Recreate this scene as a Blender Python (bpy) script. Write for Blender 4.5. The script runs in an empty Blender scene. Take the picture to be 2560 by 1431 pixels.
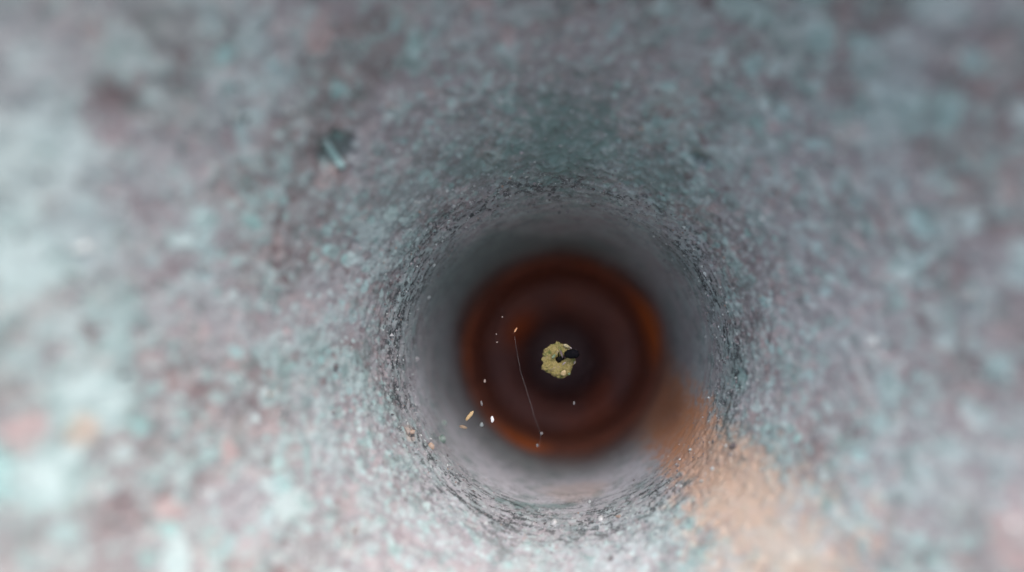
import bpy, math
import numpy as np
from mathutils import Vector, Matrix

# ------------------------------------------------------------------ frame
# Lengths are written in millimetres and turned into metres by MM.
# Axis frame: +Y runs down the bore away from the lens, Z is up across the mouth.
MM = 0.001
TILT = math.radians(19)                       # the mouth looks up at the sky by this much
M_AXIS = Matrix.Rotation(-TILT, 4, 'X')
F = 2010.0                                    # focal length in photo pixels (photo is 2560 wide)
CX, CY = 1280.0, 715.5
AX_U, AX_V = 1402.0, 888.0                    # where the bore's axis meets the picture
fwd = Vector((-(AX_U - CX) / F, 1.0, (AX_V - CY) / F)).normalized()
right = fwd.cross(Vector((0, 0, 1))).normalized()
up = right.cross(fwd).normalized()

scene = bpy.context.scene
col = scene.collection
# ------------------------------------------------------------------ camera
cam_d = bpy.data.cameras.new('camera')
cam = bpy.data.objects.new('camera', cam_d); col.objects.link(cam)
cam_d.sensor_width = 36.0
cam_d.lens = 36.0 * F / 2560.0
cam_d.clip_start = 0.001; cam_d.clip_end = 50.0
rot = Matrix((right, up, -fwd)).transposed().to_4x4()
cam.matrix_world = M_AXIS @ rot
cam_d.dof.use_dof = True
cam_d.dof.focus_distance = 77.0 * MM
cam_d.dof.aperture_fstop = 6.2
cam_d.dof.aperture_blades = 0
scene.camera = cam

# ------------------------------------------------------------------ sky, sun, exposure
SUN_EL, SUN_ROT = math.radians(72), math.radians(150)
w = bpy.data.worlds.new("World"); scene.world = w; w.use_nodes = True
nt = w.node_tree
bg = nt.nodes['Background']
sky = nt.nodes.new('ShaderNodeTexSky')
sky.sky_type = 'NISHITA'; sky.sun_disc = False
sky.sun_elevation = SUN_EL; sky.sun_rotation = SUN_ROT
sky.air_density = 1.0; sky.dust_density = 5.0; sky.ozone_density = 0.6
nt.links.new(sky.outputs[0], bg.inputs[0]); bg.inputs[1].default_value = 0.11
sun_d = bpy.data.lights.new('sun', 'SUN'); sun = bpy.data.objects.new('sun', sun_d); col.objects.link(sun)
sun_d.energy = 1.25; sun_d.angle = math.radians(70); sun_d.color = (1.0, 0.95, 0.88)
sdir = Vector((math.sin(SUN_ROT) * math.cos(SUN_EL), math.cos(SUN_ROT) * math.cos(SUN_EL), math.sin(SUN_EL)))
sun.rotation_euler = sdir.to_track_quat('Z', 'Y').to_euler()
vs = scene.view_settings
vs.view_transform = 'Standard'; vs.look = 'None'; vs.gamma = 1.0; vs.exposure = 1.3
scene.cycles.max_bounces = 10; scene.cycles.diffuse_bounces = 6

# ------------------------------------------------------------------ numbers
def _hash(ix, iy, iz, seed):
    h = (ix * 374761393 + iy * 668265263 + iz * 2147483647 + seed * 1274126177) & 0xFFFFFFFF
    h = ((h ^ (h >> 13)) * 1274126177) & 0xFFFFFFFF
    h = ((h ^ (h >> 16)) * 2246822519) & 0xFFFFFFFF
    return ((h ^ (h >> 15)) & 0xFFFFFF).astype(np.float32) / float(0xFFFFFF)

def vnoise(p, seed=0):
    """smooth value noise, 0..1, p is (n,3)"""
    i = np.floor(p).astype(np.int64); f = (p - i).astype(np.float32)
    f = f * f * f * (f * (f * 6 - 15) + 10)
    out = 0
    for dx in (0, 1):
        wx = f[:, 0] if dx else 1 - f[:, 0]
        for dy in (0, 1):
            wy = f[:, 1] if dy else 1 - f[:, 1]
            for dz in (0, 1):
                wz = f[:, 2] if dz else 1 - f[:, 2]
                out = out + wx * wy * wz * _hash(i[:, 0] + dx, i[:, 1] + dy, i[:, 2] + dz, seed)
    return out

_RM = np.array(Matrix.Rotation(0.7, 3, Vector((1, 2, 3)).normalized()))
def fbm(p, octaves=3, seed=0, gain=0.5):
    p = p @ _RM.T; a, s, t = 1.0, 0.0, 0.0
    for k in range(octaves):
        s = s + a * vnoise(p + 17.3 * k, seed + k); t += a
        a *= gain; p = (p @ _RM.T) * 2.03
    return s / t

def sst(a, b, x):
    t = np.clip((x - a) / (b - a), 0, 1); return t * t * (3 - 2 * t)

# ------------------------------------------------------------------ the profile: (depth, radius) in mm
PROF = [(110, 13.0), (105, 13.1), (97, 13.4), (90, 13.85), (84, 14.4), (80, 15.0), (77, 15.75), (74.5, 16.7), (72, 18.0),
        (69, 20.0), (65.5, 22.4), (61.5, 25.4), (56.8, 29.0), (51.5, 33.3), (46.5, 38.0), (41.5, 43), (37, 48),
        (34, 52), (32.5, 55), (33, 58), (36, 59.6), (42, 60)]
PROF = np.array(PROF, float)
def catmull(P, n):
    P = np.vstack([2 * P[0] - P[1], P, 2 * P[-1] - P[-2]]); out = []
    for i in range(1, len(P) - 2):
        t = np.linspace(0, 1, 40, endpoint=False)[:, None]
        a, b, c, d = P[i - 1], P[i], P[i + 1], P[i + 2]
        out.append(0.5 * (2 * b + (c - a) * t + (2 * a - 5 * b + 4 * c - d) * t ** 2 + (3 * b - a - 3 * c + d) * t ** 3))
    out.append(P[-2][None])
    return np.vstack(out)
FINE = catmull(PROF, 40)

def cam_ray(u, v):
    return (fwd + right * ((u - CX) / F) - up * ((v - CY) / F))
def at(u, v, depth):
    """the point that sits under photo pixel (u, v) at a given distance from the lens (mm)"""
    return cam_ray(u, v) * depth
def hit(u, v):
    """where a line of sight meets the mouth or bore (mm, axis frame)"""
    r = cam_ray(u, v); r = r / r.y
    k = math.hypot(r.x, r.z)
    rr = FINE[:, 1] - FINE[:, 0] * k
    j = np.where(rr > 0)[0]
    j = j[0] if len(j) else 0
    if j == 0: return r * FINE[0, 0]
    t = rr[j - 1] / (rr[j - 1] - rr[j])
    d = FINE[j - 1, 0] + t * (FINE[j, 0] - FINE[j - 1, 0])
    return r * d

# ------------------------------------------------------------------ building helpers
def link(name, mesh, mat=None, parent=None, loc=None, label=None, cat=None, group=None, kind=None):
    o = bpy.data.objects.new(name, mesh); col.objects.link(o)
    if mat is not None and mesh is not None: mesh.materials.append(mat)
    if parent is not None: o.parent = parent
    else: o.matrix_world = M_AXIS @ Matrix.Translation(Vector(loc if loc is not None else (0, 0, 0)) * MM)
    for k, v in (('label', label), ('category', cat), ('group', group), ('kind', kind)):
        if v: o[k] = v
    return o

def mesh_np(name, verts, faces, smooth=True, attrs=None):
    """verts in mm; faces (n,3|4) int array or list"""
    me = bpy.data.meshes.new(name)
    faces = np.asarray(faces, np.int32); n, k = faces.shape
    me.vertices.add(len(verts)); me.vertices.foreach_set('co', (np.asarray(verts, np.float32) * MM).ravel())
    me.loops.add(n * k); me.loops.foreach_set('vertex_index', faces.ravel())
    me.polygons.add(n); me.polygons.foreach_set('loop_start', np.arange(0, n * k, k, dtype=np.int32))
    me.polygons.foreach_set('use_smooth', np.full(n, smooth))
    me.update(calc_edges=True)
    for a, val in (attrs or {}).items():
        at_ = me.attributes.new(a, 'FLOAT', 'POINT'); at_.data.foreach_set('value', np.asarray(val, np.float32))
    return me

def grid_faces(nr, nt, closed=True):
    i = np.arange(nr - 1)[:, None]; j = np.arange(nt if closed else nt - 1)[None]
    j2 = (j + 1) % nt
    a = i * nt + j; b = i * nt + j2; c = (i + 1) * nt + j2; d = (i + 1) * nt + j
    return np.stack([a, b, c, d], -1).reshape(-1, 4)

# ------------------------------------------------------------------ materials
class Mat:
    def __init__(s, name):
        s.m = bpy.data.materials.new(name); s.m.use_nodes = True
        s.t = s.m.node_tree; s.b = s.t.nodes['Principled BSDF']
        s.co = s.t.nodes.new('ShaderNodeTexCoord').outputs['Object']
    def link(s, a, b): s.t.links.new(a, b)
    def attr(s, n):
        a = s.t.nodes.new('ShaderNodeAttribute'); a.attribute_name = n; return a.outputs['Fac']
    def noise(s, size_mm, detail=3, rough=0.55, stretch=None, offs=0):
        n = s.t.nodes.new('ShaderNodeTexNoise'); n.inputs['Scale'].default_value = 1 / (size_mm * MM)
        n.inputs['Detail'].default_value = detail; n.inputs['Roughness'].default_value = rough
        mp = s.t.nodes.new('ShaderNodeMapping'); mp.inputs['Location'].default_value = (offs * .011, offs * .007, offs * .005)
        if stretch: mp.inputs['Scale'].default_value = stretch
        s.link(s.co, mp.inputs[0]); s.link(mp.outputs[0], n.inputs['Vector'])
        return n.outputs[0]
    def voro(s, size_mm):
        n = s.t.nodes.new('ShaderNodeTexVoronoi'); n.inputs['Scale'].default_value = 1 / (size_mm * MM)
        s.link(s.co, n.inputs['Vector']); return n.outputs[0]
    def rng(s, x, a, b, lo=0.0, hi=1.0):
        n = s.t.nodes.new('ShaderNodeMapRange'); n.interpolation_type = 'SMOOTHSTEP'
        for k, v in enumerate((None, a, b, lo, hi)):
            if v is not None: n.inputs[k].default_value = v
        s.link(x, n.inputs[0]); return n.outputs[0]
    def math(s, op, a, b):
        n = s.t.nodes.new('ShaderNodeMath'); n.operation = op
        for k, v in enumerate((a, b)):
            if isinstance(v, (int, float)): n.inputs[k].default_value = v
            else: s.link(v, n.inputs[k])
        return n.outputs[0]
    def mix(s, f, a, b, mode='MIX'):
        n = s.t.nodes.new('ShaderNodeMix'); n.data_type = 'RGBA'; n.blend_type = mode
        if isinstance(f, (int, float)): n.inputs[0].default_value = f
        else: s.link(f, n.inputs[0])
        for k, v in ((6, a), (7, b)):
            if isinstance(v, tuple): n.inputs[k].default_value = v + (1.0,)
            else: s.link(v, n.inputs[k])
        return n.outputs[2]
    def bump(s, h, dist_mm, strength=1.0):
        n = s.t.nodes.new('ShaderNodeBump'); n.inputs['Distance'].default_value = dist_mm * MM
        n.inputs['Strength'].default_value = strength
        s.link(h, n.inputs['Height']); s.link(n.outputs[0], s.b.inputs['Normal'])
    def done(s, colr, rough=0.7, spec=0.4):
        if isinstance(colr, tuple): s.b.inputs['Base Color'].default_value = colr + (1,)
        else: s.link(colr, s.b.inputs['Base Color'])
        if isinstance(rough, (int, float)): s.b.inputs['Roughness'].default_value = rough
        else: s.link(rough, s.b.inputs['Roughness'])
        s.b.inputs['Specular IOR Level'].default_value = spec
        return s.m

def mat_patina():
    m = Mat('weathered_patina')
    base = m.mix(m.rng(m.noise(1.6, 4), 0.35, 0.65), (.222, .212, .222), (.292, .295, .302))
    base = m.mix(m.rng(m.noise(0.5, 3, offs=2), 0.5, 0.72), base, (.37, .37, .385))
    c = m.mix(m.attr('brown'), base, (.155, .105, .11))
    c = m.mix(m.attr('pink'), c, (.43, .315, .31))
    c = m.mix(m.attr('teal'), c, (.34, .53, .525))
    c = m.mix(m.attr('lilac'), c, (.53, .53, .575))
    c = m.mix(m.attr('pale'), c, (.49, .61, .61))
    c = m.mix(m.attr('aqua'), c, (.33, .56, .54))
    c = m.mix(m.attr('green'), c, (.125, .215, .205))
    st = m.math('MULTIPLY', m.attr('stain'), m.rng(m.noise(0.9, 4, offs=5), 0.25, 0.7, 0.72, 1.0))
    c = m.mix(st, c, m.mix(m.attr('peach'), (.50, .205, .085), (.57, .43, .335)))
    ru = m.mix(m.attr('hot'), (.20, .085, .06), (.56, .14, .03))
    c = m.mix(m.attr('rust'), c, ru)
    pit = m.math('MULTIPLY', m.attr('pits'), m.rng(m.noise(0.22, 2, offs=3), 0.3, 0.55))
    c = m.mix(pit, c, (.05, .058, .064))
    fine = m.noise(0.16, 3)
    m.bump(fine, 0.05, 0.7)
    return m.done(c, m.rng(m.noise(0.4, 2, offs=7), 0.3, 0.7, 0.45, 0.8), 0.45)

def mat_rust(name, a, b, hot):
    m = Mat(name)
    c = m.mix(m.rng(m.noise(4.0, 4), 0.3, 0.7), a, b)
    c = m.mix(m.rng(m.noise(0.8, 3, offs=4), 0.55, 0.75, 0, .6), c, (.07, .045, .04))
    c = m.mix(m.attr('rust'), c, hot)
    m.bump(m.noise(0.5, 4), 0.15, 0.7)
    return m.done(c, 0.75, 0.3)

def mat_plain(name, a, b, size, rough=0.6, spec=0.4, bump=0.03):
    m = Mat(name)
    c = m.mix(m.rng(m.noise(size, 3), 0.35, 0.65), a, b)
    m.bump(m.noise(size * .6, 2), bump)
    return m.done(c, rough, spec)

# ------------------------------------------------------------------ the flared mouth
funnel = link('metal_funnel', None, loc=(0, 77, 0),
              label='weathered grey metal funnel mouth speckled with verdigris, rust staining its deep round hole',
              cat='funnel')
ORG = np.array((0, 77.0, 0))

def revolve(prof, nt):
    th = np.arange(nt) * (2 * math.pi / nt)
    d, r = prof[:, 0][:, None], prof[:, 1][:, None]
    x = r * np.sin(th); z = r * np.cos(th); y = np.broadcast_to(d, x.shape)
    # normal of the revolved profile, facing the axis / the lens
    g = np.gradient(prof, axis=0); g /= np.linalg.norm(g, axis=1)[:, None]
    nd, nr = -np.abs(g[:, 1]) * np.sign(g[:, 1] + 1e-9), -np.abs(g[:, 0])
    nd, nr = np.where(g[:, 1] > 0, -g[:, 1], -g[:, 1]), g[:, 0]
    N = np.stack([nr[:, None] * np.sin(th), np.broadcast_to(nd[:, None], x.shape), nr[:, None] * np.cos(th)], -1)
    P = np.stack([x, y, z], -1)
    return P.reshape(-1, 3), N.reshape(-1, 3)

def resample(curve, rings):
    """rings: (depth, wanted spacing) ; equal-image spacing approximated by radius/depth"""
    p = curve[:, 1] / curve[:, 0]
    s = np.r_[0, np.cumsum(np.hypot(np.diff(np.log(p)) * 2.0, np.linalg.norm(np.diff(curve, axis=0), axis=1) / 30))]
    q = np.linspace(0, s[-1], rings)
    return np.stack([np.interp(q, s, curve[:, 0]), np.interp(q, s, curve[:, 1])], 1)

NT = 1400
prof = resample(FINE, 520)
P, N = revolve(prof, NT)
d = P[:, 1]; R = np.hypot(P[:, 0], P[:, 2])
lip = np.exp(-((d - 76.5) / 4.0) ** 2)
flare = sst(83, 72, d); bore = 1 - flare
n_big = fbm(P / 2.2, 3, 11); n_mid = fbm(P / 0.75, 4, 23); n_fin = fbm(P / 0.36, 3, 37)
n_low = fbm(P / 9.0, 2, 51)

def blob(u, v, size, stretch=None, soft=0.5, rough=0.35, seed=3):
    c = np.array(hit(u, v)); q = P - c
    e = np.linalg.norm(q, axis=1) / size + (n_mid - .5) * rough * 2 + (n_fin - .5) * rough
    return 1 - sst(1 - soft, 1 + soft * .3, e)
def bar(u0, v0, u1, v1, w0, w1=None, soft=.6, rough=.4):
    a, b = np.array(hit(u0, v0)), np.array(hit(u1, v1)); w1 = w1 or w0
    t = np.clip(((P - a) @ (b - a)) / ((b - a) @ (b - a)), 0, 1)
    e = np.linalg.norm(P - a - t[:, None] * (b - a), axis=1) / (w0 + (w1 - w0) * t) + (n_mid - .5) * rough * 2 + (n_fin - .5) * rough
    return 1 - sst(1 - soft, 1 + soft * .3, e)

teal = sst(.47, .63, .40 * n_big + .30 * n_mid + .30 * fbm(P / 6, 2, 141) + .2 * (n_fin - .5)) * .8 * (.35 + .65 * flare)
pale = sst(.60, .70, fbm(P / 0.75, 3, 71) * .7 + n_big * .3) * .75 * flare
arc = np.interp(np.repeat(np.arange(len(prof)), NT), np.arange(len(prof)), np.r_[0, np.cumsum(np.linalg.norm(np.diff(prof, axis=0), axis=1))])
cyl = np.stack([P[:, 0] / R * 15, P[:, 2] / R * 15, arc], 1)
turn = fbm(cyl / np.array((1.3, 1.3, .16)), 3, 151)
turn2 = fbm(cyl / np.array((2.6, 2.6, .42)), 3, 157)
ringz = np.exp(-((d - 77) / 7.5) ** 2)
fleck = sst(.62, .70, fbm(P / .42, 2, 73) * .8 + n_big * .2) * .6
pale = np.maximum(pale, fleck * (flare + .2 * bore))
brown = sst(.53, .66, fbm(P / 1.15, 4, 83) * .75 + n_low * .25) * .8 * (.3 + .7 * flare)
pink = sst(.54, .68, fbm(P / 1.7, 3, 97)) * .7 * flare
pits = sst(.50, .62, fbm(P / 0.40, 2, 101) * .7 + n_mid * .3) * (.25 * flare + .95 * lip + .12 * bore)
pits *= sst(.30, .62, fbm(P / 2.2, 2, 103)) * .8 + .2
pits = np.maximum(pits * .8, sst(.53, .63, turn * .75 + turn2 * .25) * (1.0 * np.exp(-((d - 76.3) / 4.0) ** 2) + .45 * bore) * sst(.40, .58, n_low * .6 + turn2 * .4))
teal = np.maximum(teal, .6 * sst(.54, .64, turn2) * (bore + .4 * lip))
brown = np.maximum(brown, .6 * sst(.54, .64, turn2[::-1]) * bore)

green = sst(.58, .72, fbm(P / 1.3, 3, 107)) * .35
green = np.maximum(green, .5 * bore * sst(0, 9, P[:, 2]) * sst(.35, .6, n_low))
green = np.maximum(green, .85 * np.maximum(blob(1400, 370, 8.5, soft=.95, rough=.7), .8 * bar(1180, 420, 1640, 440, 3.5, soft=.95, rough=.8)) * (1 - pits * .5))  # green patina arch, darkened to paint in the shade above the hole
lilac = sst(.42, .62, fbm(P / 6.5, 2, 131)) * .45 * flare
for q in ((1150, 1330, 10, .75), (1500, 1400, 9, .75), (1250, 1190, 8, .95), (1400, 1230, 9, .95), (1540, 1200, 8, .9), (1160, 1100, 6, .6), (1050, 1000, 5, .5), (900, 1150, 8, .5), (950, 620, 6, .4), (1950, 380, 9, .5), (1250, 120, 9, .4), (2100, 800, 10, .6), (2000, 600, 7, .5)): lilac = np.maximum(lilac, q[3] * blob(*q[:3], soft=.95))  # lilac patches; those on the lower bore and lip paint in brighter light
teal *= 1 - .35 * lilac
for q in ((900, 60, 9, .6), (1000, 220, 6, .5), (760, 300, 6, .45), (1560, 60, 9, .5), (2480, 330, 12, .55), (2500, 760, 10, .5), (250, 60, 9, .4), (2380, 60, 9, .5), (1800, 120, 8, .5), (1350, 90, 8, .5), (2540, 1180, 8, .5), (200, 1330, 6, .5), (60, 100, 8, .4), (420, 620, 5, .4), (850, 800, 4, .3)):
    bq = min(1, 1.5 * q[3]) * blob(q[0], q[1], q[2] * 1.1, soft=.95, rough=.9); brown = np.maximum(brown, bq * .85); teal *= 1 - .6 * bq; pink = np.maximum(pink, bq * .25)
aqua = sst(.70, .79, fbm(P / .95, 2, 161)) * .6 * flare
aqua = np.maximum(aqua, .8 * blob(1850, 950, 1.4, soft=.8, rough=.8))
for q in ((510, 550, .9), (2470, 410, 1.2), (1900, 40, 1.4), (2100, 300, 1.0), (1270, 1415, .7), (690, 1160, .9)): aqua = np.maximum(aqua, .75 * blob(*q, soft=.8))
green = np.maximum(green, .38 * bar(1010, 500, 1260, 350, 5, 6, soft=1.0, rough=.9) * (1 - pits * .5))  # arc of green patina at upper left, with shade put into its colour
green = np.maximum(green, .6 * blob(1840, 930, 2.2, soft=.8))
green = np.maximum(green, .75 * bar(1255, 1252, 1425, 1262, .8, soft=.9, rough=.9))
for q in ((1330, 1275, 1.0, .6), (1600, 1215, 1.0, .6), (1170, 1150, 1.2, .5), (1840, 950, 1.6, .5), (1820, 1000, 1.2, .5)): green = np.maximum(green, q[3] * blob(*q[:3], soft=.9, rough=.9))
stain = np.zeros(len(P)); rust = np.zeros(len(P))
stain = np.maximum(stain, .95 * bar(1615, 965, 1745, 1112, 6.0, 3.6, soft=.75, rough=.55))
stain = np.maximum(stain, .72 * bar(1740, 1110, 1960, 1420, 3.4, 7.0, soft=1.0, rough=.9))
stain = np.maximum(stain, .95 * bar(1640, 990, 1730, 1095, 6.5, 4.6, soft=.6, rough=.6))
stain = np.maximum(stain, .88 * bar(1712, 1078, 1860, 1260, 4.6, 4.8, soft=.6, rough=.5))
peach = sst(3, 22, np.linalg.norm(P - np.array(hit(1690, 1040)), axis=1)) * (1 - .8 * blob(205, 1075, 3.5))
pits *= 1 - .75 * stain
stain = np.maximum(stain, .35 * blob(1440, 1230, 4))
stain = np.maximum(stain, .55 * blob(1025, 1085, .9))
stain = np.maximum(stain, .6 * blob(205, 1075, 1.3, soft=.8))
rust = np.maximum(rust, sst(95.5, 109, d + (n_mid - .5) * 4 + (n_low - .5) * 9 + 2.0 * np.exp(-((P[:, 0] - P[:, 2] * .35 - 9) / 5) ** 2) - 3 * np.exp(-(((P[:, 0] + 8) / 5) ** 2 + ((P[:, 2] + 8) / 5) ** 2))))
rust = np.maximum(rust, .4 * bar(1600, 950, 1690, 1040, 5, 2.5, soft=.95))
rust = np.maximum(rust, .9 * blob(1300, 1110, 4.0, soft=.7))
rust = np.maximum(rust, .8 * blob(1640, 800, 5, soft=.8))

# rounded flecks and flakes of patina, small at the lip and larger out on the flare
rs = np.random.default_rng(77)
darc = np.gradient(arc.reshape(len(prof), NT)[:, 0])
A2 = lambda a: a.reshape(len(prof), NT)
L2 = dict(pale=A2(pale), teal=A2(teal), brown=A2(brown), pink=A2(pink), aqua=A2(aqua))
for a in L2.values(): a *= .62
P2, NM2, NF2, ARC = P.reshape(len(prof), NT, 3), A2(n_mid), A2(n_fin), arc.reshape(len(prof), NT)[:, 0]
Rr = prof[:, 1]
def flecks(count, kinds, rmin, scale):
    r0 = scale * 1.12 * (Rr / 27.0) ** 3.0
    wgt = Rr * darc * (Rr > rmin) * (Rr < 50) / r0 ** 2
    rows_ = rs.choice(len(prof), count, p=wgt / wgt.sum())
    for i in rows_:
        j = rs.integers(NT); rad = r0[i] * rs.lognormal(0, .45); kind, amp = kinds[rs.integers(len(kinds))]
        i0, i1 = np.searchsorted(ARC, (ARC[i] - 2 * rad, ARC[i] + 2 * rad))
        m = int(2 * rad / Rr[i] / (2 * math.pi) * NT) + 1
        jj = np.arange(j - m, j + m + 1) % NT
        sub = np.ix_(np.arange(i0, i1), jj)
        q = P2[sub] - P2[i, j]
        ax = rs.normal(size=3); ax /= np.linalg.norm(ax)
        e = np.sqrt((q ** 2).sum(-1) + rs.uniform(0, 2.5) * (q @ ax) ** 2) / rad + (NM2[sub] - .5) * 1.5 + (NF2[sub] - .5) * .5
        mk = amp * rs.uniform(.5, 1) * (1 - sst(.7, 1.05, e))
        for k, a in L2.items():
            a[sub] = np.maximum(a[sub], mk) if k == kind else a[sub] * (1 - .75 * mk)
flecks(1300, (('brown', 1.0), ('brown', .8), ('pink', .5)), 16.2, .62)
flecks(1900, (('pale', .95), ('pale', .7), ('teal', 1.0), ('teal', .9)), 16.2, .55)
flecks(260, (('brown', 1.0), ('brown', 1.0), ('pink', .9), ('pale', 1.0), ('teal', 1.0), ('teal', .8), ('pale', .8)), 28, .75)
flecks(160, (('aqua', .8), ('brown', 1.0), ('pink', .9)), 18, .6)
hot = np.zeros(len(P))
for q in ((1170, 870, 4.5, .3), (1650, 820, 5.0, .95), (1300, 1112, 3.2, .95), (1650, 1000, 6, 1.0)): hot = np.maximum(hot, q[3] * blob(*q[:3], soft=.9))
h = (n_big - .5) * .40 * flare + (n_mid - .5) * .17 * (flare + .25 * lip) + (n_fin - .5) * (.11 * flare + .14 * lip + .03)
h -= pits * .13 * n_fin
h += (turn - .5) * .16 * ringz + (turn2 - .5) * .14 * ringz
for (u, v, sz, dp) in ((845, 375, 1.7, .9), (1745, 395, .9, .6)):
    e = blob(u, v, sz, soft=.6); h -= dp * e; green = np.maximum(green, .55 * e); brown = np.maximum(brown, .6 * e)
e = bar(820, 360, 855, 415, .35, soft=.5, rough=.2); teal = np.maximum(teal, e); green *= 1 - e * .6; h += .4 * e
for (u, v, sz) in ((510, 550, 1.1), (130, 1190, 2.2), (240, 990, 2.6), (60, 640, 3.0), (1260, 250, .9)):
    pale = np.maximum(pale, .8 * blob(u, v, sz, soft=.6)); teal = np.maximum(teal, .6 * blob(u, v, sz * 1.3))
V = P + N * h[:, None]
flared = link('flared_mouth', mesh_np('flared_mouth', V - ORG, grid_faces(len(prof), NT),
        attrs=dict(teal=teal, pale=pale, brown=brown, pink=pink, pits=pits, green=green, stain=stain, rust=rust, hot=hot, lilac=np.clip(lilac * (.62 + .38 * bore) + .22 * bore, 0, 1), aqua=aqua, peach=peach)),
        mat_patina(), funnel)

# ------------------------------------------------------------------ the rusty sleeve, shoulder and inner tube
def rusty(name, pts, rings, nt, mat, amp, hots=(), drop=0.0):
    pr = np.array(pts, float)
    s = np.r_[0, np.cumsum(np.linalg.norm(np.diff(pr, axis=0), axis=1))]; q = np.linspace(0, s[-1], rings)
    pr = np.stack([np.interp(q, s, pr[:, 0]), np.interp(q, s, pr[:, 1])], 1)
    P_, N_ = revolve(pr, nt)
    P_[:, 2] -= drop * sst(110, 130, P_[:, 1]); P_[:, 0] += drop * .35 * sst(110, 130, P_[:, 1])
    hh = (fbm(P_ / 2.0, 4, 7) - .5) * amp * 1.6 + (fbm(P_ / .7, 2, 8) - .5) * amp * .5
    ru = sst(.60, .75, fbm(P_ / 5, 3, 19)) * .4
    for (u, v, depth, size, k) in hots:
        c = np.array(at(u, v, depth)); ru = np.maximum(ru, k * (1 - sst(.3, 1.1, np.linalg.norm(P_ - c, axis=1) / size)))
    return link(name, mesh_np(name, P_ + N_ * hh[:, None] - ORG, grid_faces(rings, nt), attrs=dict(rust=ru)), mat, funnel)
m_sleeve = mat_rust('rusted_iron', (.26, .105, .075), (.36, .13, .08), (.64, .16, .035))
m_inner = mat_rust('dark_rusted_iron', (.29, .145, .125), (.38, .165, .125), (.55, .13, .045))
m_black = mat_rust('blackened_iron', (.32, .20, .19), (.38, .24, .22), (.15, .05, .03))
rusty('rusted_sleeve', [(129, 11.6), (110, 12.6), (108, 12.95), (107.5, 14.5)], 60, 240, m_sleeve, .5,
      [(1175, 860, 109, 5.5, .4), (1635, 810, 109, 7, .95), (1305, 1100, 108, 4.5, .9)])
rusty('inner_shoulder', [(146, 6.0), (136, 6.3), (132.5, 6.9), (130, 8.0), (128.4, 9.6), (127.6, 12.6)], 60, 240, m_inner, .7,
      [(1310, 830, 129, 4.2, 1.0), (1500, 980, 129, 3.8, .5), (1420, 1060, 129, 3.2, .4)], drop=.6)
rusty('inner_tube', [(149, 0.05), (148.5, 4.8), (147.5, 5.9), (144, 6.2), (143.5, 6.5), (143.2, 8)], 60, 160, m_black, .5, drop=.6)

# crust grains scattered over the mouth and lip (nobody could count them)
rng = np.random.default_rng(5)
idx = rng.choice(len(P), 4200, p=((.10 * flare + lip + .05) * R * (R < 40) / (((.10 * flare + lip + .05) * R * (R < 40)).sum())))
oc = np.array([(1, 0, 0), (-1, 0, 0), (0, 1, 0), (0, -1, 0), (0, 0, 1), (0, 0, -1)], float)
of = np.array([(0, 2, 4), (2, 1, 4), (1, 3, 4), (3, 0, 4), (2, 0, 5), (1, 2, 5), (3, 1, 5), (0, 3, 5)])
sz = rng.lognormal(math.log(.085), .45, len(idx))
sz *= np.where(R[idx] > 22, 1.6, 1.0)
rnd = oc[None] * sz[:, None, None] * rng.uniform(.5, 1.3, (len(idx), 6, 1))
rnd = rnd + rng.normal(0, .15, rnd.shape) * sz[:, None, None]
gv = (V[idx] - N[idx] * .01)[:, None] + rnd
tone = np.repeat(rng.random(len(idx)), 6)
def mat_grain():
    m = Mat('crust_grain'); t = m.attr('tone')
    c = m.mix(m.rng(t, .05, .5), (.13, .115, .12), (.34, .32, .335))
    c = m.mix(m.rng(t, .5, .8), c, (.52, .56, .56))
    c = m.mix(m.rng(t, .94, .97), c, (.34, .26, .22))
    return m.done(c, .5, .4)
link('crust_grains', mesh_np('crust_grains', gv.reshape(-1, 3) - ORG, (of[None] + 6 * np.arange(len(idx))[:, None, None]).reshape(-1, 3),
     smooth=False, attrs=dict(tone=tone)), mat_grain(), funnel, kind='stuff')

# ------------------------------------------------------------------ the yellow-green clump in the middle
def to_mm(zx, zy, depth=77.0):          # zoomed reading of the clump -> point
    return at(1300 + zx / 7.155, 800 + zy / 7.155, depth)
cz = np.array(to_mm(690, 715))
outline = [(650, 385), (700, 402), (760, 420), (840, 455), (920, 505), (960, 590), (985, 690), (995, 760), (955, 840), (915, 905),
           (895, 985), (850, 990), (790, 1040), (700, 1052), (610, 1015), (540, 965), (465, 945), (382, 890), (392, 780),
           (385, 690), (418, 610), (432, 540), (500, 490), (560, 440), (600, 428)]
ol = np.array([np.array(to_mm(*q)) - cz for q in outline])
NTc, NRc = 150, 34
per = np.r_[0, np.cumsum(np.linalg.norm(np.diff(np.vstack([ol, ol[:1]]), axis=0), axis=1))]
tq = np.linspace(0, per[-1], NTc, endpoint=False)
olx = np.stack([np.interp(tq, per, np.r_[ol[:, k], ol[0, k]]) for k in range(3)], 1)
olx *= (1 + .10 * (vnoise(olx * 3.0 + 9, 3) - .5) + .08 * (vnoise(olx * 9.0 + 4, 5) - .5))[:, None]
inn = np.stack([.17 * np.sin(np.linspace(0, 2 * np.pi, NTc, endpoint=False)), np.zeros(NTc), .19 * np.cos(np.linspace(0, 2 * np.pi, NTc, endpoint=False))], 1)
ang = np.arctan2(olx[:, 0], olx[:, 2])
slit = np.exp(-((ang - .03) / .13) ** 2)
gap = np.exp(-((ang - 1.15) / .42) ** 2)
inn = np.stack([(.27 + .40 * slit + .55 * gap) * np.sin(ang), np.zeros(NTc), (.29 + .36 * slit + .45 * gap) * np.cos(ang)], 1)
rows = []
prof_c = [(0.0, .9), (0.0, .35), (.06, .05)] + [(x, 0) for x in np.linspace(.12, .92, 24)] + [(.97, .08), (1.0, .25), (.99, .55), (.9, .9), (.7, 1.1), (.3, 1.15), (0, 1.1)]
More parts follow.
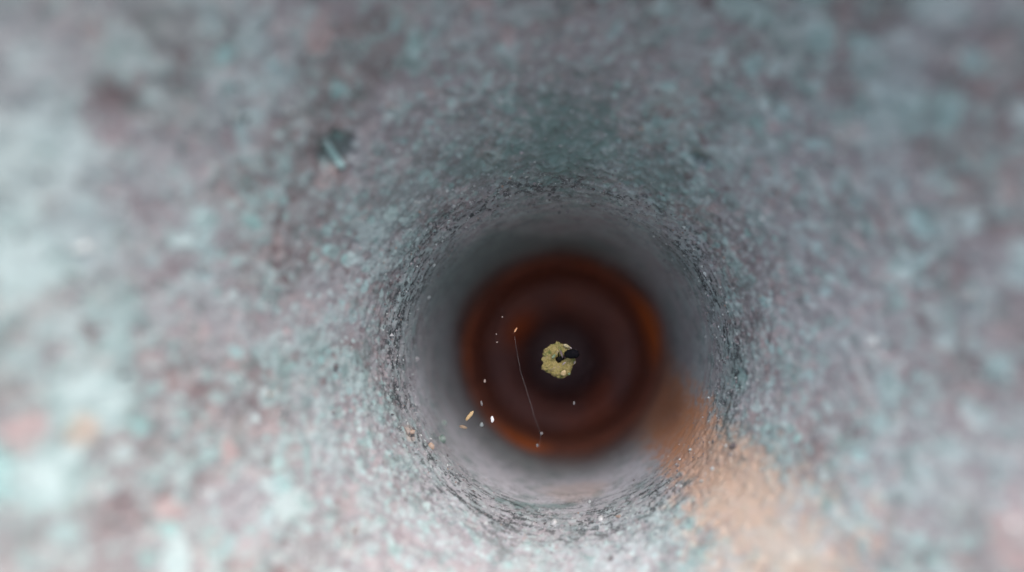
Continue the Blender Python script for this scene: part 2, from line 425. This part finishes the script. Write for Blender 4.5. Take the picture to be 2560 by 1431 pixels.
for (f_, dy) in prof_c:
    row = inn + (olx - inn) * f_
    row[:, 1] += dy
    if dy == 0: row[:, 1] -= .16 * math.sin(math.pi * min(1, (f_ - .05) / .9)) ** .7
    rows.append(row)
cv = np.vstack(rows)
nn = (fbm(cv * 2.2, 3, 61) - .5); n2 = (vnoise(cv * 6.5, 67) - .5)
cv[:, 1] -= nn * .32 + n2 * .09
cv[:, 0] += (vnoise(cv * 5 + 3, 5) - .5) * .08; cv[:, 2] += (vnoise(cv * 5 + 8, 6) - .5) * .08
def mat_clump():
    m = Mat('dry_yellow_crust')
    c = m.mix(m.rng(m.noise(.55, 3), .35, .65), (.25, .205, .07), (.33, .265, .11))
    c = m.mix(m.rng(m.noise(.8, 3, offs=3), .52, .66), c, (.13, .145, .045))
    c = m.mix(m.rng(m.noise(.35, 2, offs=6), .58, .72), c, (.32, .25, .15))
    m.bump(m.noise(.12, 3), .05, .9)
    return m.done(c, .85, .2)
clump = link('debris_clump', None, loc=cz, label='crumbly yellow-green clump with a dark hollow centre, in the middle of the rusty hole', cat='clump')
m_clump = mat_clump()
link('crust', mesh_np('crust', cv, grid_faces(len(prof_c), NTc)), m_clump, clump)

def lump(size, seed, n=14, rough=.35):
    """an uneven little pebble, mm"""
    th, ph = np.linspace(0, 2 * np.pi, n * 2, endpoint=False), np.linspace(0.02, np.pi - .02, n)
    q = np.stack([np.sin(ph)[:, None] * np.cos(th), np.sin(ph)[:, None] * np.sin(th), np.broadcast_to(np.cos(ph)[:, None], (n, 2 * n))], -1).reshape(-1, 3)
    q = q * (1 + rough * (fbm(q * 1.6 + seed * 3.1, 3, seed) - .5) * 2)[:, None]
    return q * np.array(size), grid_faces(n, 2 * n)
def turned(v, deg):
    """turn about the line of sight (degrees, clockwise in the picture)"""
    a = math.radians(deg); c, s = math.cos(a), math.sin(a)
    return np.stack([v[:, 0] * c + v[:, 2] * s, v[:, 1], -v[:, 0] * s + v[:, 2] * c], 1)

m_dark = mat_plain('hollow_shade', (.012, .011, .012), (.02, .018, .018), .3, .9, .1)
m_pale = mat_plain('pale_pinkish_flake', (.30, .24, .25), (.48, .42, .44), .2, .6)
m_green = mat_plain('green_flake', (.13, .19, .10), (.24, .30, .20), .2, .7)
v, f = lump((.44, .25, .44), 4); link('hollow', mesh_np('hollow', v + np.array((0.10, .52, .12)), f), m_dark, clump)  # near-black lump set in the opening, painting its inner shade
def part_flake(zx, zy, dy, size, deg, seed, mat):
    v, f = lump(size, seed, 10); o = np.array(to_mm(zx, zy)) - cz + np.array((0, dy, 0))
    link('flake', mesh_np('flake', turned(v, deg) + o, f), mat, clump)
part_flake(745, 615, -.25, (.10, .10, .36), -18, 3, mat_plain('brown_flake', (.14, .10, .11), (.2, .15, .16), .2))
part_flake(785, 780, -.40, (.06, .05, .19), 45, 5, m_pale)
part_flake(975, 765, -.15, (.07, .06, .13), 30, 6, m_pale)
part_flake(905, 505, -.15, (.11, .07, .08), 20, 7, m_pale)
part_flake(600, 655, -.36, (.12, .06, .24), 35, 8, m_green)
part_flake(880, 965, -.1, (.10, .08, .12), 10, 9, m_green)
part_flake(780, 950, -.38, (.25, .14, .28), 30, 10, mat_plain('straw_flake', (.42, .31, .15), (.52, .40, .22), .2, .8))
part_flake(460, 880, -.25, (.24, .14, .16), 15, 12, m_clump)
part_flake(830, 470, -.30, (.30, .12, .16), 25, 13, mat_plain('cream_flake', (.42, .36, .20), (.5, .43, .27), .2, .8))

v, f = lump((.70, .5, .46), 21, 20, .14)
pc = np.array(to_mm(925, 612, 76.4))
link('pellet', mesh_np('pellet', turned(v, -2), f), mat_plain('matt_black', (.004, .004, .006), (.008, .007, .01), .4, .8, .08), loc=pc,
     label='black oval pellet stuck on the upper right edge of the yellow-green clump', cat='pellet')

# ------------------------------------------------------------------ spider silk and the specks caught in it
def tube(points, r, sides=5):
    pts = np.array(points, float); vs_ = []
    for i, q in enumerate(pts):
        t = pts[min(i + 1, len(pts) - 1)] - pts[max(i - 1, 0)]; t /= np.linalg.norm(t)
        a = np.cross(t, (0, 1, 0.01)); a /= np.linalg.norm(a) + 1e-9; b = np.cross(t, a)
        for k in range(sides):
            g = 2 * math.pi * k / sides; vs_.append(q + r * (math.cos(g) * a + math.sin(g) * b))
    return np.array(vs_), grid_faces(len(pts), sides)
m_silk = mat_plain('spider_silk', (.48, .48, .50), (.6, .6, .62), .5, .35, .6)
silk = link('spider_silk', None, loc=cz, label='fine strands of spider silk strung across the rusty hole and holding the yellow-green clump', cat='spider silk')
def strand(name, pts, r):
    P0 = np.array(pts); s = np.linspace(0, 1, len(P0)); q = np.linspace(0, 1, max(24, 6 * len(P0)))
    pp = np.stack([np.interp(q, s, P0[:, k]) for k in range(3)], 1)
    v, f = tube(pp - cz, r); link(name, mesh_np(name, v, f), m_silk, silk)
wall = lambda u, v, d: (lambda r: r * d)(cam_ray(u, v) / cam_ray(u, v).y)
def on_bore(theta_deg, depth, rad=14.0):
    t = math.radians(theta_deg); return np.array((rad * math.sin(t), depth, rad * math.cos(t)))
line = [(1286, 840), (1296, 900), (1303, 935), (1314, 968), (1326, 1008), (1337, 1046), (1352, 1084), (1349, 1118)]
main = [np.array(at(u, v, 77 + .3 * i)) for i, (u, v) in enumerate(line)]
strand('strand', main, .0038)
strand('strand', [on_bore(-40, 82)] + main[:1], .0006)
strand('strand', main[-1:] + [on_bore(190, 84)], .0006)
for a_, rr in ((-75, .0006), (28, .0006), (100, .0006), (215, .0006)):
    edge = olx[int(np.argmin(np.abs(((ang - math.radians(a_) + math.pi) % (2 * math.pi)) - math.pi)))] * .95
    strand('strand', [cz + edge + np.array((0, .5, 0)), on_bore(a_, 80)], rr)

SPECKS = [  # u, v, depth, half sizes across/along (px of the photo), turn, colour key, name, label
    (1174, 1040, 78, 4.2, 15, 38, 'tan', 'husk', 'tan splinter-shaped husk at the lower left of the hole'),
    (1231, 1049, 77, 4.2, 7.5, -5, 'white', 'grain', 'bright white grain at the lower left of the hole, the whitest speck'),
    (1289, 826, 77, 2.2, 7, 30, 'orange', 'flake', 'small curled orange flake above and left of the yellow-green clump'),
    (1212, 953, 77, 2.8, 4.5, 0, 'cream', 'grain', 'cream grain left of the clump, straight above the white grain'),
    (1204, 1009, 77, 2.8, 7, -10, 'grey', 'flake', 'dull grey upright flake between the cream grain and the tan husk'),
    (1204, 1062, 78, 5, 6, 0, 'dull', 'crumb', 'dull grey-green crumb between the tan husk and the white grain'),
    (1158, 1068, 79, 10, 4, 15, 'tan2', 'flake', 'faded tan flake lying on the bore just below the tan husk'),
    (1435, 1008, 77, 2.6, 4.5, 0, 'grey', 'grain', 'grey grain hanging below the right side of the yellow-green clump'),
    (1256, 793, 77, 2.0, 2.0, 0, 'cream', 'speck', 'tiny pale speck up and left of the curled orange flake'),
    (1241, 836, 77, 1.9, 1.9, 0, 'cream', 'speck', 'tiny pale speck left of the curled orange flake'),
    (1243, 856, 77, 2.1, 2.1, 0, 'cream', 'speck', 'tiny pale speck below left of the curled orange flake'),
    (1354, 1084, 79, 3.8, 3.8, 0, 'grey', 'knot', 'small grey knot of dust low on the silk strand'),
    (1343, 1114, 79, 3.2, 4.2, 0, 'grey', 'speck', 'grey speck at the foot of the silk strand'),
]
PAL = dict(tan=((.52, .35, .16), (.62, .44, .24)), white=((.80, .80, .80), (.86, .86, .86)), orange=((.62, .28, .13), (.72, .38, .2)),
           cream=((.26, .19, .16), (.38, .3, .26)), grey=((.13, .12, .12), (.2, .19, .19)), dull=((.16, .19, .19), (.26, .29, .29)),
           tan2=((.34, .24, .16), (.42, .30, .2)), green=((.16, .22, .19), (.28, .34, .31)), glint=((.42, .42, .42), (.6, .6, .6)), rustc=((.40, .28, .21), (.48, .37, .30)))
mats = {}
def pmat(k):
    if k not in mats: mats[k] = mat_plain(k + '_speck', *PAL[k], .3, .55, .4)
    return mats[k]
for i, (u, v, dep, a, b, deg, k, nm, lab) in enumerate(SPECKS):
    s = dep / F
    vv, ff = lump((a * s, min(a, b) * s * .8, b * s), 31 + i, 12, .3)
    link(nm, mesh_np(nm, turned(vv, deg), ff), pmat(k), loc=at(u, v, dep), label=lab, cat='debris', group='specks of debris caught in the hole')
# crumbs lodged on the wall of the bore and lip
WALLS = [(1103, 1100, 10, 11, 'green', 'crumb', 'green crumb stuck low on the left wall of the bore'),
         (1109, 1060, 6, 7, 'green', 'crumb', 'small grey-green crumb on the left wall, level with the tan husk'),
         (1076, 1117, 10, 7, 'rustc', 'flake', 'rusty tan flake on the lip beside the green crumb'),
         (1028, 1082, 5, 8, 'rustc', 'flake', 'rusty tan flake on the outer lip at lower left'),
         (1600, 708, 4, 5, 'grey', 'grain', 'lone pale grain on the upper right wall of the bore'),
         (1385, 1310, 9, 7, 'glint', 'grain', 'whitish grain put in for a glint on the lower lip, left of the pair'),
         (1502, 1302, 9, 7, 'glint', 'grain', 'whitish grain put in for a glint on the lower lip, right of the pair')]  # the two whitish grains are pale colour standing in for glints
for i, (u, v, a, b, k, nm, lab) in enumerate(WALLS):
    q = hit(u, v); s = q.y / F
    vv, ff = lump((a * s, min(a, b) * s * .8, b * s), 71 + i, 12, .35)
    link(nm, mesh_np(nm, turned(vv, 20 * i), ff), pmat(k), loc=q - Vector((q.x, 6, q.z)).normalized() * .12, label=lab, cat='debris', group='crumbs stuck to the wall of the hole')
